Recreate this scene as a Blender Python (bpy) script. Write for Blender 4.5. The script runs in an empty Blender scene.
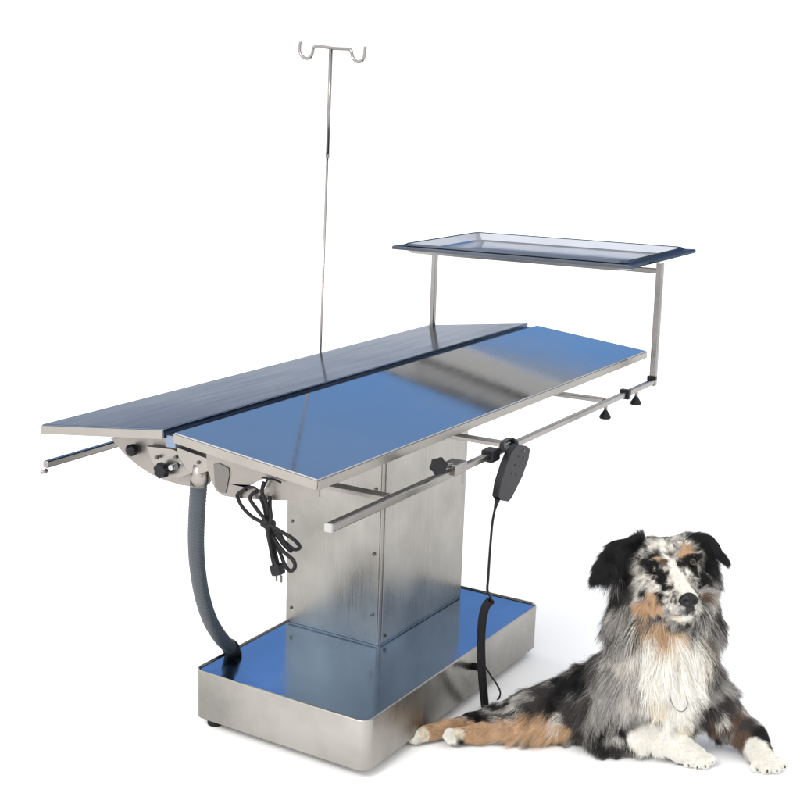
import bpy, bmesh, math, random
import numpy as np
from mathutils import Vector, Matrix
from mathutils.geometry import tessellate_polygon
random.seed(7)
rng = np.random.default_rng(11)
sc = bpy.context.scene
COL = sc.collection

# ------------------------------------------------------------------ camera
S = 1.15                                   # metres per design unit
F, SX, SY = 1351.5, 290.93, 443.73         # focal length and principal point (800 px picture)
PITCH, ROLL, CH = 0.2512, 0.0127, 1.1533 * S
_c, _s, _cr, _sr = math.cos(PITCH), math.sin(PITCH), math.cos(ROLL), math.sin(ROLL)
_r0, _u0, FW = Vector((1, 0, 0)), Vector((0, _s, _c)), Vector((0, _c, -_s))
RT, UP = _cr * _r0 + _sr * _u0, -_sr * _r0 + _cr * _u0
CAM = Vector((0, 0, CH))
cd = bpy.data.cameras.new('camera'); cam = bpy.data.objects.new('camera', cd); COL.objects.link(cam)
cam.matrix_world = Matrix(((RT.x, UP.x, -FW.x, 0), (RT.y, UP.y, -FW.y, 0), (RT.z, UP.z, -FW.z, CH), (0, 0, 0, 1)))
cd.sensor_width = 36; cd.lens = F / 800 * 36
cd.shift_x = (400 - SX) / 800; cd.shift_y = (SY - 400) / 800
cd.clip_end = 400; cd.clip_start = .05
sc.camera = cam

def ray(px, py):
    return (FW + RT * ((px - SX) / F) - UP * ((py - SY) / F))
def at(px, py, Y):                          # point at horizontal distance Y
    d = ray(px, py); return CAM + d * (Y / d.y)

# table frame: u along the table, v across it (towards the viewer's right), z up
YAW = 0.9678
TU = Vector((math.cos(YAW), math.sin(YAW), 0)); TV = Vector((math.sin(YAW), -math.cos(YAW), 0))
TO = Vector((-0.178 * S, 1.9952 * S, 0))
def L(u, v, z): return Vector((u * S, -v * S, z * S))      # to the table's local space
def W(p): return TO + TU * p[0] - TV * p[1] + Vector((0, 0, p[2]))
def _hit(px, py, n, off):
    d = ray(px, py); t = (off * S - (CAM - TO).dot(n)) / d.dot(n)
    q = (CAM + d * t - TO) / S
    return q.dot(TU), q.dot(TV), q.z
def on_u(px, py, u): return _hit(px, py, TU, u)
def on_v(px, py, v): return _hit(px, py, TV, v)
def on_z(px, py, z): return _hit(px, py, Vector((0, 0, 1)), z)

# ------------------------------------------------------------------ materials
def mat(name, base=(.5, .5, .5), rough=.5, metal=0., spec=.5):
    m = bpy.data.materials.new(name); m.use_nodes = True
    b = m.node_tree.nodes['Principled BSDF']
    b.inputs['Base Color'].default_value = (*base, 1); b.inputs['Roughness'].default_value = rough
    b.inputs['Metallic'].default_value = metal; b.inputs['Specular IOR Level'].default_value = spec
    return m
def steel(name, base, r0, r1, stretch=(2, 60, 60), bump=.02, blotch=.12, tint=None):
    m = mat(name, base, r0, 1.); nt = m.node_tree; N = nt.nodes; K = nt.links; b = N['Principled BSDF']
    tc = N.new('ShaderNodeTexCoord'); mp = N.new('ShaderNodeMapping'); mp.inputs['Scale'].default_value = stretch
    K.new(tc.outputs['Object'], mp.inputs[0])
    n1 = N.new('ShaderNodeTexNoise'); n1.inputs['Scale'].default_value = 5; n1.inputs['Detail'].default_value = 4
    K.new(mp.outputs[0], n1.inputs['Vector'])
    n2 = N.new('ShaderNodeTexNoise'); n2.inputs['Scale'].default_value = 4.5; n2.inputs['Detail'].default_value = 5
    K.new(tc.outputs['Object'], n2.inputs['Vector'])
    ad = N.new('ShaderNodeMath'); ad.operation = 'ADD'; K.new(n1.outputs[0], ad.inputs[0]); K.new(n2.outputs[0], ad.inputs[1])
    mr = N.new('ShaderNodeMapRange'); mr.inputs['From Min'].default_value = .7; mr.inputs['From Max'].default_value = 1.3
    mr.inputs['To Min'].default_value = r0; mr.inputs['To Max'].default_value = r1
    K.new(ad.outputs[0], mr.inputs['Value']); K.new(mr.outputs[0], b.inputs['Roughness'])
    cr = N.new('ShaderNodeValToRGB'); cr.color_ramp.elements[0].position = .3; cr.color_ramp.elements[1].position = .7
    cr.color_ramp.elements[0].color = (*[c * (1 - blotch) for c in base], 1)
    t2 = tint or base
    cr.color_ramp.elements[1].color = (*[min(1, c * (1 + blotch)) for c in t2], 1)
    K.new(n2.outputs[0], cr.inputs[0]); K.new(cr.outputs[0], b.inputs['Base Color'])
    bp = N.new('ShaderNodeBump'); bp.inputs['Strength'].default_value = bump; bp.inputs['Distance'].default_value = .01
    K.new(n1.outputs[0], bp.inputs['Height']); K.new(bp.outputs[0], b.inputs['Normal'])
    return m
M = {}
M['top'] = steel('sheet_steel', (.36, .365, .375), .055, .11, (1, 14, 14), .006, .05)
M['leaf'] = steel('reflection_tinted_steel', (.10, .125, .165), .06, .16, (1, 10, 10), .008, .35)  # slate-blue reflection on the left leaf put into the base colour
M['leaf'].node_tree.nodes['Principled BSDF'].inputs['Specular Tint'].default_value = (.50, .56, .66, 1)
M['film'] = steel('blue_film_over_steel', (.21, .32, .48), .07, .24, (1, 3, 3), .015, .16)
M['steel'] = steel('brushed_steel', (.235, .225, .205), .20, .40, (60, 60, 2), .035, .18, (.31, .297, .275))
M['trim'] = steel('trim_steel', (.30, .28, .255), .25, .38, (2, 60, 60), .02, .12)
M['tube'] = steel('tube_steel', (.25, .235, .22), .15, .30, (3, 50, 50), .02, .3)
M['tray'] = steel('tray_steel', (.36, .38, .42), .06, .12, (8, 8, 8), .01, .08)
M['dull'] = steel('dull_steel', (.48, .465, .44), .5, .65, (8, 8, 8), .01, .06)
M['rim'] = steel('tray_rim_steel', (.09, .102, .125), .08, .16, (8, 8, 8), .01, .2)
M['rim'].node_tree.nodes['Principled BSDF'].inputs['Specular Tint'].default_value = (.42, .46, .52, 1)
M['cast'] = steel('grey_painted_steel', (.27, .25, .23), .35, .5, (8, 8, 8), .01, .15)
M['black'] = mat('black_plastic', (.006, .006, .008), .42, 0, .22)
M['rubber'] = mat('black_rubber', (.008, .008, .009), .6, 0, .2)
M['hose'] = mat('grey_corrugated_plastic', (.030, .038, .048), .4)
M['cap'] = mat('pale_cap', (.3, .3, .3), .3)
M['screw'] = mat('screw_metal', (.12, .11, .10), .4, 1.)
M['button'] = mat('remote_button', (.03, .03, .045), .5)

# ------------------------------------------------------------------ mesh helpers
def link(name, bm, m, parent=None, smooth=False, bevel=0., seg=2):
    bmesh.ops.recalc_face_normals(bm, faces=bm.faces)
    me = bpy.data.meshes.new(name); bm.to_mesh(me); bm.free()
    o = bpy.data.objects.new(name, me); COL.objects.link(o)
    me.materials.append(m)
    if parent is not None: o.parent = parent
    if smooth:
        for p in me.polygons: p.use_smooth = True
    if bevel:
        md = o.modifiers.new('bevel', 'BEVEL'); md.width = bevel; md.segments = seg; md.limit_method = 'ANGLE'
        md.angle_limit = math.radians(35); md.harden_normals = True
        for p in me.polygons: p.use_smooth = True
    return o
def new(): return bmesh.new()
def prism(bm, A, B):                         # two matching outlines joined by side faces
    a = [bm.verts.new(p) for p in A]; b = [bm.verts.new(p) for p in B]; n = len(a)
    bm.faces.new(a); bm.faces.new(b[::-1])
    for i in range(n): bm.faces.new((a[i], b[i], b[(i + 1) % n], a[(i + 1) % n]))
def box(bm, u0, u1, v0, v1, z0, z1):
    prism(bm, [L(u0, v0, z0), L(u1, v0, z0), L(u1, v1, z0), L(u0, v1, z0)],
          [L(u0, v0, z1), L(u1, v0, z1), L(u1, v1, z1), L(u0, v1, z1)])
def smooth_path(P, n=8):
    P = [Vector(p) for p in P]; out = []
    for i in range(len(P) - 1):
        a, b, c, d = P[max(i - 1, 0)], P[i], P[i + 1], P[min(i + 2, len(P) - 1)]
        for k in range(n):
            t = k / n
            out.append(.5 * ((2 * b) + (c - a) * t + (2 * a - 5 * b + 4 * c - d) * t * t + (3 * b - a - 3 * c + d) * t ** 3))
    return out + [P[-1]]
def tube(bm, P, r, n=12, caps=True, flat=None):
    P = [Vector(p) for p in P]; rs = r if isinstance(r, (list, tuple)) else [r] * len(P)
    rings = []; ref = None
    for i, p in enumerate(P):
        t = (P[min(i + 1, len(P) - 1)] - P[max(i - 1, 0)]).normalized()
        if ref is None:
            ref = Vector((0, 0, 1)) if abs(t.z) < .9 else Vector((1, 0, 0))
        a = (ref - t * ref.dot(t)).normalized(); b = t.cross(a); ref = a
        rings.append([bm.verts.new(p + (a * math.cos(2 * math.pi * k / n) + b * math.sin(2 * math.pi * k / n)) * rs[i]) for k in range(n)])
    for A, B in zip(rings, rings[1:]):
        for k in range(n): bm.faces.new((A[k], A[(k + 1) % n], B[(k + 1) % n], B[k]))
    if caps:
        bm.faces.new(rings[0][::-1]); bm.faces.new(rings[-1])
def sqtube(bm, a, b, w, h, side):            # rectangular bar a-b; w along side, h along the other normal
    a, b = Vector(a), Vector(b); t = (b - a).normalized(); sd = (Vector(side) - t * Vector(side).dot(t)).normalized(); up = t.cross(sd)
    q = [(-w, -h), (w, -h), (w, h), (-w, h)]
    prism(bm, [a + sd * x / 2 + up * y / 2 for x, y in q], [b + sd * x / 2 + up * y / 2 for x, y in q])
def plate(bm, outer, off, hole=None):        # flat outline (local 3D points) thickened by off, optional hole
    loops = [outer] + ([hole] if hole else [])
    flat = [p for l in loops for p in l]
    tris = tessellate_polygon([[Vector(p) for p in l] for l in loops])
    va = [bm.verts.new(p) for p in flat]; vb = [bm.verts.new(Vector(p) + off) for p in flat]
    for t in tris:
        bm.faces.new([va[i] for i in t]); bm.faces.new([vb[i] for i in reversed(t)])
    k = 0
    for l in loops:
        for i in range(len(l)):
            a, b = k + i, k + (i + 1) % len(l); bm.faces.new((va[a], va[b], vb[b], vb[a]))
        k += len(l)
def empty(name, loc, rz, label, cat, group=None):
    o = bpy.data.objects.new(name, None); COL.objects.link(o); o.location = loc; o.rotation_euler = (0, 0, rz)
    o.empty_display_size = .1; o['label'] = label; o['category'] = cat
    if group: o['group'] = group
    return o

# ------------------------------------------------------------------ operating table
T = empty('operating_table', TO, YAW, 'stainless steel veterinary operating table with two sloping leaves on a box column and base', 'operating table')
WP, HT, TILT, GAP, SK, LR = .2629, .6553, -.0019, .0214, .0150, -.1106
LW, LA = .2666, -.2259
LEN = 1.3
def zt(u, v): return HT + (u - .65) * TILT + v * LR
# right leaf
bm = new()
c = [(0, 0), (LEN, 0), (LEN, WP), (0, WP)]
prism(bm, [L(u, v, zt(u, v) - SK) for u, v in c], [L(u, v, zt(u, v)) for u, v in c])
RP = link('table_leaf', bm, M['top'], T, bevel=.0022)
RP['label'] = 'bright sky-blue reflecting leaf on the right'
# folded skirt faces of the leaves are trim: near end and long side sit 2 mm proud
def skirt(parent, pts_top, drop, outw, name='leaf_skirt'):
    bm = new(); n = Vector(outw)
    a, b = Vector(pts_top[0]), Vector(pts_top[1]); d = Vector((0, 0, -drop * S))
    e = Vector((0, 0, -.0025))
    prism(bm, [a + e + n * .0004, b + e + n * .0004, b + d, a + d], [a + e + n * .0022, b + e + n * .0022, b + d + n * .0022, a + d + n * .0022])
    return link(name, bm, M['trim'], parent, bevel=.0008)
nu, nv = Vector((-1, 0, 0)), Vector((0, -1, 0))
skirt(RP, [L(0, 0, zt(0, 0)), L(0, WP, zt(0, WP))], SK + .001, nu)
skirt(RP, [L(0, WP, zt(0, WP)), L(LEN, WP, zt(LEN, WP))], SK + .001, nv)
# left leaf
LV, LZ = -GAP - LW * math.cos(LA), LW * math.sin(LA)
def zl(u, k): v = -GAP + (LV + GAP) * k; return L(u, v, zt(u, v) + LZ * k)
bm = new(); d = Vector((0, 0, -SK * S))
q = [zl(0, 0), zl(LEN, 0), zl(LEN, 1), zl(0, 1)]
prism(bm, [p + d for p in q], q)
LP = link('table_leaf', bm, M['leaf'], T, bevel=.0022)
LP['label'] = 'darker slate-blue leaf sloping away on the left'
skirt(LP, [zl(0, 1), zl(0, 0)], SK + .001, nu)
# hinge channel between the leaves
bm = new(); box(bm, .004, LEN - .004, -GAP + .001, -.001, HT - SK - .010, HT - .0065)
link('hinge_channel', bm, mat('channel_steel', (.20, .24, .32), .3, 1.), T)
# light strips across the left leaf are pole and post reflections

# column
UB, VB, LB, WB, HB, ZB = .2864, -.198, .701, .3829, .0952, .0203
UC, VC, LC, WC = .5925, -.2003, .3452, .2223
H0 = HB + ZB
cb = (UC, UC + LC, VC + .001, VC + WC)
bm = new(); box(bm, cb[0], cb[1], cb[2], cb[3], H0 - .004, HT - .030)
CO = link('column', bm, M['steel'], T, bevel=.002)
# cover sheet on the broad face, leaving the seam near the corner
bm = new(); box(bm, UC + .010, UC + LC - .004, VC + WC - .001, VC + WC + .0022, H0 + .002, HT - .034)
link('side_cover', bm, M['steel'], CO, bevel=.0012)
bm = new(); box(bm, UC - .0022, UC + .001, VC + .008, VC + WC - .003, H0 + .002, HT - .034)
link('side_cover', bm, M['steel'], CO, bevel=.0012)
def screw(p, n, r=.0042):
    bm = new(); p = Vector(p); n = Vector(n)
    tube(bm, [p, p + n * .0025, p + n * .0035], [r, r, r * .5], 10)
    link('screw', bm, M['screw'], CO, smooth=False)
for zz in (.175, .30, .43, .548):
    screw(L(UC - .0022, VC + WC - .014, zz), (-1, 0, 0))
for zz in (.145, .33, .52):
    screw(L(UC - .0022, VC + .016, zz), (-1, 0, 0), .0036)
screw(L(UC + .045, VC + WC + .0022, .575), (0, -1, 0)); screw(L(UC + LC - .03, VC + WC + .0022, .575), (0, -1, 0))
screw(L(UC + .012 + .01, VC + WC + .0022, .128), (0, -1, 0))

# base
def rrect(u0, u1, v0, v1, z, r, n=5):
    out = []
    for cu, cv, a0 in ((u1 - r, v1 - r, 0), (u0 + r, v1 - r, 90), (u0 + r, v0 + r, 180), (u1 - r, v0 + r, 270)):
        for k in range(n + 1):
            a = math.radians(a0 + 90 * k / n); out.append(L(cu + r * math.cos(a), cv + r * math.sin(a), z))
    return out
def loft(bm, loops, cap0=True, cap1=True):
    V = [[bm.verts.new(p) for p in l] for l in loops]; n = len(V[0])
    for A, B in zip(V, V[1:]):
        for i in range(n): bm.faces.new((A[i], A[(i + 1) % n], B[(i + 1) % n], B[i]))
    if cap0: bm.faces.new(V[0][::-1])
    if cap1: bm.faces.new(V[-1])
bm = new(); u0, u1, v0, v1 = UB, UB + LB, VB, VB + WB
e = .004
loft(bm, [rrect(u0, u1, v0, v1, ZB, .022), rrect(u0, u1, v0, v1, H0 - .003, .022), rrect(u0 + .001, u1 - .001, v0 + .001, v1 - .001, H0 - .0008, .021),
          rrect(u0 + .003, u1 - .003, v0 + .003, v1 - .003, H0, .020), rrect(u0 + e, u1 - e, v0 + e, v1 - e, H0 - .001, .019), rrect(u0 + e + .001, u1 - e - .001, v0 + e + .001, v1 - e - .001, H0 - .008, .018)])
BA = link('base', bm, M['steel'], T, smooth=True)
md = BA.modifiers.new('edge', 'EDGE_SPLIT'); md.split_angle = math.radians(50)
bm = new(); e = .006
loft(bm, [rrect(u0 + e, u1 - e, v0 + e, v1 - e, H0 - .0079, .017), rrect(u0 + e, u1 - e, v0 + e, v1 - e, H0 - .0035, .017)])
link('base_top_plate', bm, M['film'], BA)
for fu, fv in ((u0 + .03, v0 + .03), (u0 + .05, v1 - .06), (u1 - .03, v0 + .03), (u1 - .03, v1 - .035)):
    bm = new(); p = L(fu, fv, 0); r = .017
    tube(bm, [p, p + Vector((0, 0, .012)), p + Vector((0, 0, .016)), p + Vector((0, 0, .0245))], [r, r, r * .6, r * .6], 20)
    link('foot', bm, M['rubber'], BA, bevel=.001)

# near-end brackets under the leaves
def outline(P, u): return [L(*on_u(x, y, u)) for x, y in P]
BK = None
bm = new()
plate(bm, outline([(110, 438), (118, 447), (126, 456), (138, 466), (152, 475), (166, 481), (182, 485.5), (196, 487), (207, 485), (211, 478), (212, 462), (208, 448), (176, 438), (140, 436)], .045), Vector((.008, 0, 0)))
BK = link('end_bracket', bm, M['cast'], T, bevel=.001)
bm = new()
plate(bm, outline([(146, 446), (172, 449), (178, 452), (192, 466), (190, 474), (178, 478), (166, 474), (152, 462)], .032), Vector((.012, 0, 0)))
link('gusset', bm, M['trim'], BK, bevel=.001)
bm = new()
plate(bm, outline([(176, 447), (214, 461), (211, 470), (196, 476), (186, 470), (178, 458)], .026), Vector((.02, 0, 0)))
link('drain_block', bm, M['trim'], BK, bevel=.002)
bm = new()
plate(bm, outline([(206, 450), (240, 462), (290, 480), (319, 489), (319, 497), (304, 501), (287, 500.5), (262, 500), (237, 498), (224, 496), (216, 491), (211, 480), (207, 468)], .022), Vector((.004, 0, 0)),
      hole=outline([(246, 487.5), (255, 482.5), (264, 478.5), (268, 481), (265, 488), (262, 491), (255, 488.5)], .022))
EP = link('end_bracket', bm, M['cast'], T, bevel=.0008)
EP['label'] = 'tapered grey plate with a cut-out holding the power cord'
# shading of its curved left side, put in as a dark plate
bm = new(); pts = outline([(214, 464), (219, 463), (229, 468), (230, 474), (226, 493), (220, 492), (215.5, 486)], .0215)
plate(bm, pts, Vector((-.002, 0, 0))); link('bracket_shade', bm, mat('shaded_steel', (.16, .15, .14), .35, 1.), EP, bevel=.0008)
def knob(p, ax, r, h, parent, name='knob', m='black', lobes=7):
    bm = new(); p = Vector(p); ax = Vector(ax).normalized()
    a = ax.orthogonal().normalized(); b = ax.cross(a); n = 42; V = []
    for t, k in ((0, .55), (.25, .62), (.3, 1), (.9, 1), (1, .86)):
        V.append([bm.verts.new(p + ax * h * t + (a * math.cos(6.28318 * i / n) + b * math.sin(6.28318 * i / n)) * r * k * (1 + .09 * math.cos(lobes * 6.28318 * i / n))) for i in range(n)])
    for A, B in zip(V, V[1:]):
        for i in range(n): bm.faces.new((A[i], A[(i + 1) % n], B[(i + 1) % n], B[i]))
    bm.faces.new(V[0][::-1]); bm.faces.new(V[-1])
    return link(name, bm, M[m], parent, smooth=False, bevel=.0006)
knob(L(*on_u(166, 469, .030)), (-1, 0, 0), .0135, .020, BK)
bm = new(); p = L(*on_u(176, 466, .030)); tube(bm, [p, p + Vector((-.016, 0, 0))], .0055, 14); link('bolt', bm, M['tray'], BK, bevel=.001)
bm = new(); p = L(*on_u(134, 449.5, .040)); tube(bm, [p, p + Vector((-.012, 0, 0)), p + Vector((-.016, 0, 0))], [.011, .011, .006], 14); link('bolt', bm, M['black'], BK)
for q in ((158, 457), (177, 457), (200, 462)):
    bm = new(); p = L(*on_u(*q, .029)); tube(bm, [p, p + Vector((-.006, 0, 0))], .0035, 8); link('bolt', bm, M['screw'], BK)
# spine beams that carry the leaves on the column (mostly hidden)
for v in (-.115, -.035):
    bm = new(); box(bm, .052, LEN - .05, v, v + .03, HT - .050, HT - .031); link('spine_beam', bm, M['cast'], T)

# rails
VR = .300
ra, rb = on_v(330, 523.5, VR), on_v(653, 384, VR)
RZ = (ra[2] + rb[2]) / 2
UR0, UR1 = ra[0], rb[0]
bm = new(); sqtube(bm, L(UR0, VR, RZ), L(UR1 - .004, VR, RZ), .013, .0125, (0, 1, 0))
RR = link('side_rail', bm, M['tube'], T, bevel=.0025)
usl = on_v(456, 468, VR)[0]
bm = new(); sqtube(bm, L(UR0 - .002, VR, RZ), L(usl, VR, RZ), .0155, .015, (0, 1, 0)); link('rail_sleeve', bm, M['tube'], RR, bevel=.003)
bm = new(); sqtube(bm, L(UR0 - .006, VR, RZ), L(UR0 - .0005, VR, RZ), .0150, .0145, (0, 1, 0)); link('end_cap', bm, M['cap'], RR, bevel=.002)
for px, py in ((392, 495), (510, 444), (608, 401)):
    uq = on_v(px, py, VR)[0]
    bm = new(); sqtube(bm, L(uq, VR - .008, RZ + .002), L(uq, -.10, RZ + .002), .026, .008, (1, 0, 0)); link('rail_arm', bm, M['trim'], T, bevel=.001)
    bm = new(); box(bm, uq - .012, uq + .012, -.13, -.10, RZ - .002, HT - .031); link('arm_hanger', bm, M['trim'], T, bevel=.001)
# far rail whose tip shows under the left leaf
VL = -.255
la_, lb_ = on_v(45, 465, VL), on_v(112, 444.5, VL)
zz = (la_[2] + lb_[2]) / 2
bm = new(); sqtube(bm, L(la_[0], VL, zz), L(1.2, VL, zz), .013, .014, (0, 1, 0)); R2 = link('side_rail', bm, M['tube'], T, bevel=.003)
R2['label'] = 'rail whose tip sticks out under the left leaf'
bm = new(); p = L(la_[0] + .004, VL, zz - .009); tube(bm, [p, p + Vector((-.004, 0, -.004)), p + Vector((-.014, 0, -.002))], .004, 8); link('end_hook', bm, M['tube'], R2, smooth=True)
for uq in (.35, 1.0):
    bm = new(); sqtube(bm, L(uq, VL + .004, zz), L(uq, -.10, zz), .02, .006, (1, 0, 0)); link('rail_arm', bm, M['trim'], T)
    bm = new(); box(bm, uq - .011, uq + .011, -.128, -.10, zz - .002, HT - .031); link('arm_hanger', bm, M['trim'], T)

# clamps and knobs on the near rail
p = on_v(437, 466, VR + .004); ck = L(p[0], VR + .006, p[2])
cl = on_v(455, 466, VR)[0]
bm = new(); box(bm, cl - .022, cl + .018, VR - .014, VR + .013, RZ - .002, RZ + .016); box(bm, cl + .002, cl + .010, VR + .010, VR + .0135, RZ - .020, RZ + .012)
CLP = link('rail_clamp', bm, M['tube'], RR, bevel=.002)
bm = new(); tube(bm, [L(cl - .01, VR, RZ + .012), ck], .005, 12); link('clamp_stem', bm, M['tube'], CLP, smooth=True)
kn = knob(ck, (-.7, -.45, .25), .0155, .019, CLP, lobes=6)
cu = on_v(491, 454, VR)[0]
bm = new(); box(bm, cu - .016, cu + .014, VR - .0115, VR + .0115, RZ - .0105, RZ + .0105); link('rail_collar', bm, M['black'], RR, bevel=.003)
cu = on_v(625, 394.5, VR)[0]
bm = new(); box(bm, cu - .006, cu + .008, VR - .0105, VR + .0105, RZ - .010, RZ + .010); link('rail_collar', bm, M['black'], RR, bevel=.002)
for (x, y), yk in (((606, 404), 418), ((636.5, 392), 404)):
    uu = on_v(x, y, VR)[0]; zb = on_v(x, yk, VR)[2]
    bm = new(); tube(bm, [L(uu, VR, RZ + .004), L(uu, VR, zb + .012)], .0042, 12); st = link('clamp_screw', bm, M['tube'], RR, smooth=True)
    bm = new(); P = [L(uu, VR, zb + k) for k in (.018, .014, .006, .003, 0)]
    tube(bm, P, [.004, .0065, .0125, .0135, .0125], 20); link('cone_knob', bm, M['black'], st, bevel=.0008)

# tray stand
PU = UR1 - .001
pt = on_u(660.5, 264, PU); pl = on_u(435, 256, PU)
ZT = .8306 - .024; ZP = .8306 - .006
bm = new(); sqtube(bm, L(PU, VR, RZ - .009), L(PU, pt[1], ZP), .017, .015, (0, 1, 0)); TS = link('tray_post', bm, M['tube'], T, bevel=.003)
bm = new(); sqtube(bm, L(PU, pl[1], RZ), L(PU, pl[1], ZT), .014, .015, (0, 1, 0)); TP2 = link('tray_post', bm, M['tube'], T, bevel=.003)
bm = new(); sqtube(bm, L(PU, pl[1], ZT + .0), L(PU, pt[1], ZT + .0), .014, .012, (1, 0, 0)); link('tray_crossbar', bm, M['tube'], T, bevel=.002)
bm = new(); sqtube(bm, L(PU, pl[1], RZ - .005), L(PU, VL, RZ - .005), .014, .012, (1, 0, 0)); link('tray_crossbar', bm, M['tube'], T, bevel=.002)
bm = new(); sqtube(bm, L(PU, pl[1], RZ), L(LEN - .13, pl[1], RZ), .014, .012, (0, 0, 1)); link('stand_bar', bm, M['tube'], T)
bm = new(); sqtube(bm, L(LEN - .13, pl[1] - .01, RZ), L(LEN - .13, -.085, RZ), .014, .012, (0, 0, 1)); link('stand_bar', bm, M['tube'], T)
bm = new(); box(bm, PU - .012, PU - .004, VR - .010, VR + .0095, RZ + .004, RZ + .013); link('joint_block', bm, M['black'], TS, bevel=.001)

# tray (lifts off its stand)
tu, tv, tL, tW, tz = 1.1111, -.2796, .5640, .3977, .8306
PU_ = PU
TR = empty('instrument_tray', W(L(tu + tW / 2, tv + tL / 2, tz - .0165)), YAW, 'rectangular stainless steel instrument tray with raised rim on two posts above the far end', 'tray')
def trr(ins, z, r): # loop around the tray centre in local coordinates
    out = []
    a, b = tW / 2 - ins, tL / 2 - ins
    for cu, cv, a0 in ((a - r, b - r, 0), (-a + r, b - r, 90), (-a + r, -b + r, 180), (a - r, -b + r, 270)):
        for k in range(6):
            t = math.radians(a0 + 18 * k); out.append(Vector(((cu + r * math.cos(t)) * S, -(cv + r * math.sin(t)) * S, (z + .0165) * S)))
    return out
bm = new()
loft(bm, [trr(.026, -.0165, .02), trr(.020, -.010, .02), trr(.010, -.003, .012), trr(.001, -.008, .006), trr(-.001, -.0075, .006), trr(-.001, -.002, .006), trr(.001, .0, .006), trr(.012, .0005, .012),
          trr(.016, .001, .014), trr(.021, .0055, .016), trr(.026, .004, .018), trr(.036, -.011, .022), trr(.044, -.0135, .02)])
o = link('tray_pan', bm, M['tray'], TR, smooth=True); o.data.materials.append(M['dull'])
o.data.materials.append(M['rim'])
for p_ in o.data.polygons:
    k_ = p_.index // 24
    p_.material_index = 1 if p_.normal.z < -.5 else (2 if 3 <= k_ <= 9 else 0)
md = o.modifiers.new('edge', 'EDGE_SPLIT'); md.split_angle = math.radians(12)

# infusion pole
ip = on_u(331, 48, .7273)
iu, iv, iz = .7273, -.285, None
ip = on_v(331, 49, iv); iu = ip[0]; iz = ip[2]
ib = on_v(320.5, 350, iv)
im = on_v(327.5, 155, iv)
bm = new(); tube(bm, [L(ip[0], iv, ip[2]), L(im[0], iv, im[2])], .0042, 14); PL = link('infusion_pole', bm, M['tube'], T, smooth=True)
low = L(ib[0] + (ib[0] - im[0]) * .15, iv, .53)
bm = new(); tube(bm, [L(im[0], iv, im[2] + .004), L(ib[0], iv, ib[2]), low], .0029, 12); link('lower_rod', bm, M['tube'], PL, smooth=True)
bm = new(); tube(bm, [L(im[0], iv, im[2] + .002), L(im[0], iv, im[2] - .006)], [.0052, .0046], 14); link('pole_collar', bm, M['tube'], PL)
hk = [(300.5, 41.5), (299.8, 47), (300, 52.5), (302.5, 56.5), (307, 58.5), (311, 56.5), (312.8, 51.5), (313.5, 48), (317, 46.3), (324, 47), (331.5, 48.2), (340, 48.8), (348, 49.2), (351, 50.6), (352, 54.5), (353.8, 59), (358, 62), (362.3, 60.2), (364.4, 56), (365, 51), (365.3, 46.5)]
uh = ip[0]
bm = new(); tube(bm, smooth_path([L(*on_u(x, y, uh)) for x, y in hk], 5), .0036, 10); link('hanging_hook', bm, M['tube'], PL, smooth=True)
bm = new(); box(bm, low.x / S - .018, low.x / S + .018, iv - .012, VL + .012, .522, .556); link('pole_clamp', bm, M['cast'], T, bevel=.002)

# drain hose
sp = on_u(199.5, 470, .036); s2 = on_u(199, 486, .036)
bm = new(); tube(bm, [L(sp[0], sp[1], sp[2] + .01), L(*s2)], [.0125, .0150], 22); link('drain_spout', bm, M['trim'], BK, smooth=True)
end = on_z(233, 657, H0 - .0035)
hp = [(199, 482), (197, 510), (196, 540), (197.5, 567), (202, 595), (210, 620), (221, 638), (231, 648)]
hp3 = []
u_s, u_e = .036, end[0]
for i, (x, y) in enumerate(hp):
    t = i / (len(hp) - 1); hp3.append(L(*on_u(x, y, u_s + (u_e - u_s) * t ** 1.5)))
path = smooth_path(hp3, 26); rr = [.0150 + (.0009 if (i % 3) == 0 else -.0009) for i in range(len(path))]
bm = new(); tube(bm, path, rr, 18); HO = link('drain_hose', bm, M['hose'], T, smooth=True)
d = (path[-1] - path[-6]).normalized(); e3 = L(end[0], end[1], H0 - .0034)
bm = new(); tube(bm, smooth_path([path[-1] - d * .014, path[-1] + d * .004, (path[-1] + d * .016) * .6 + e3 * .4 , e3 + Vector((0.004, 0, .001))], 5), .0185, 20); link('hose_boot', bm, M['rubber'], HO, smooth=True)

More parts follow.
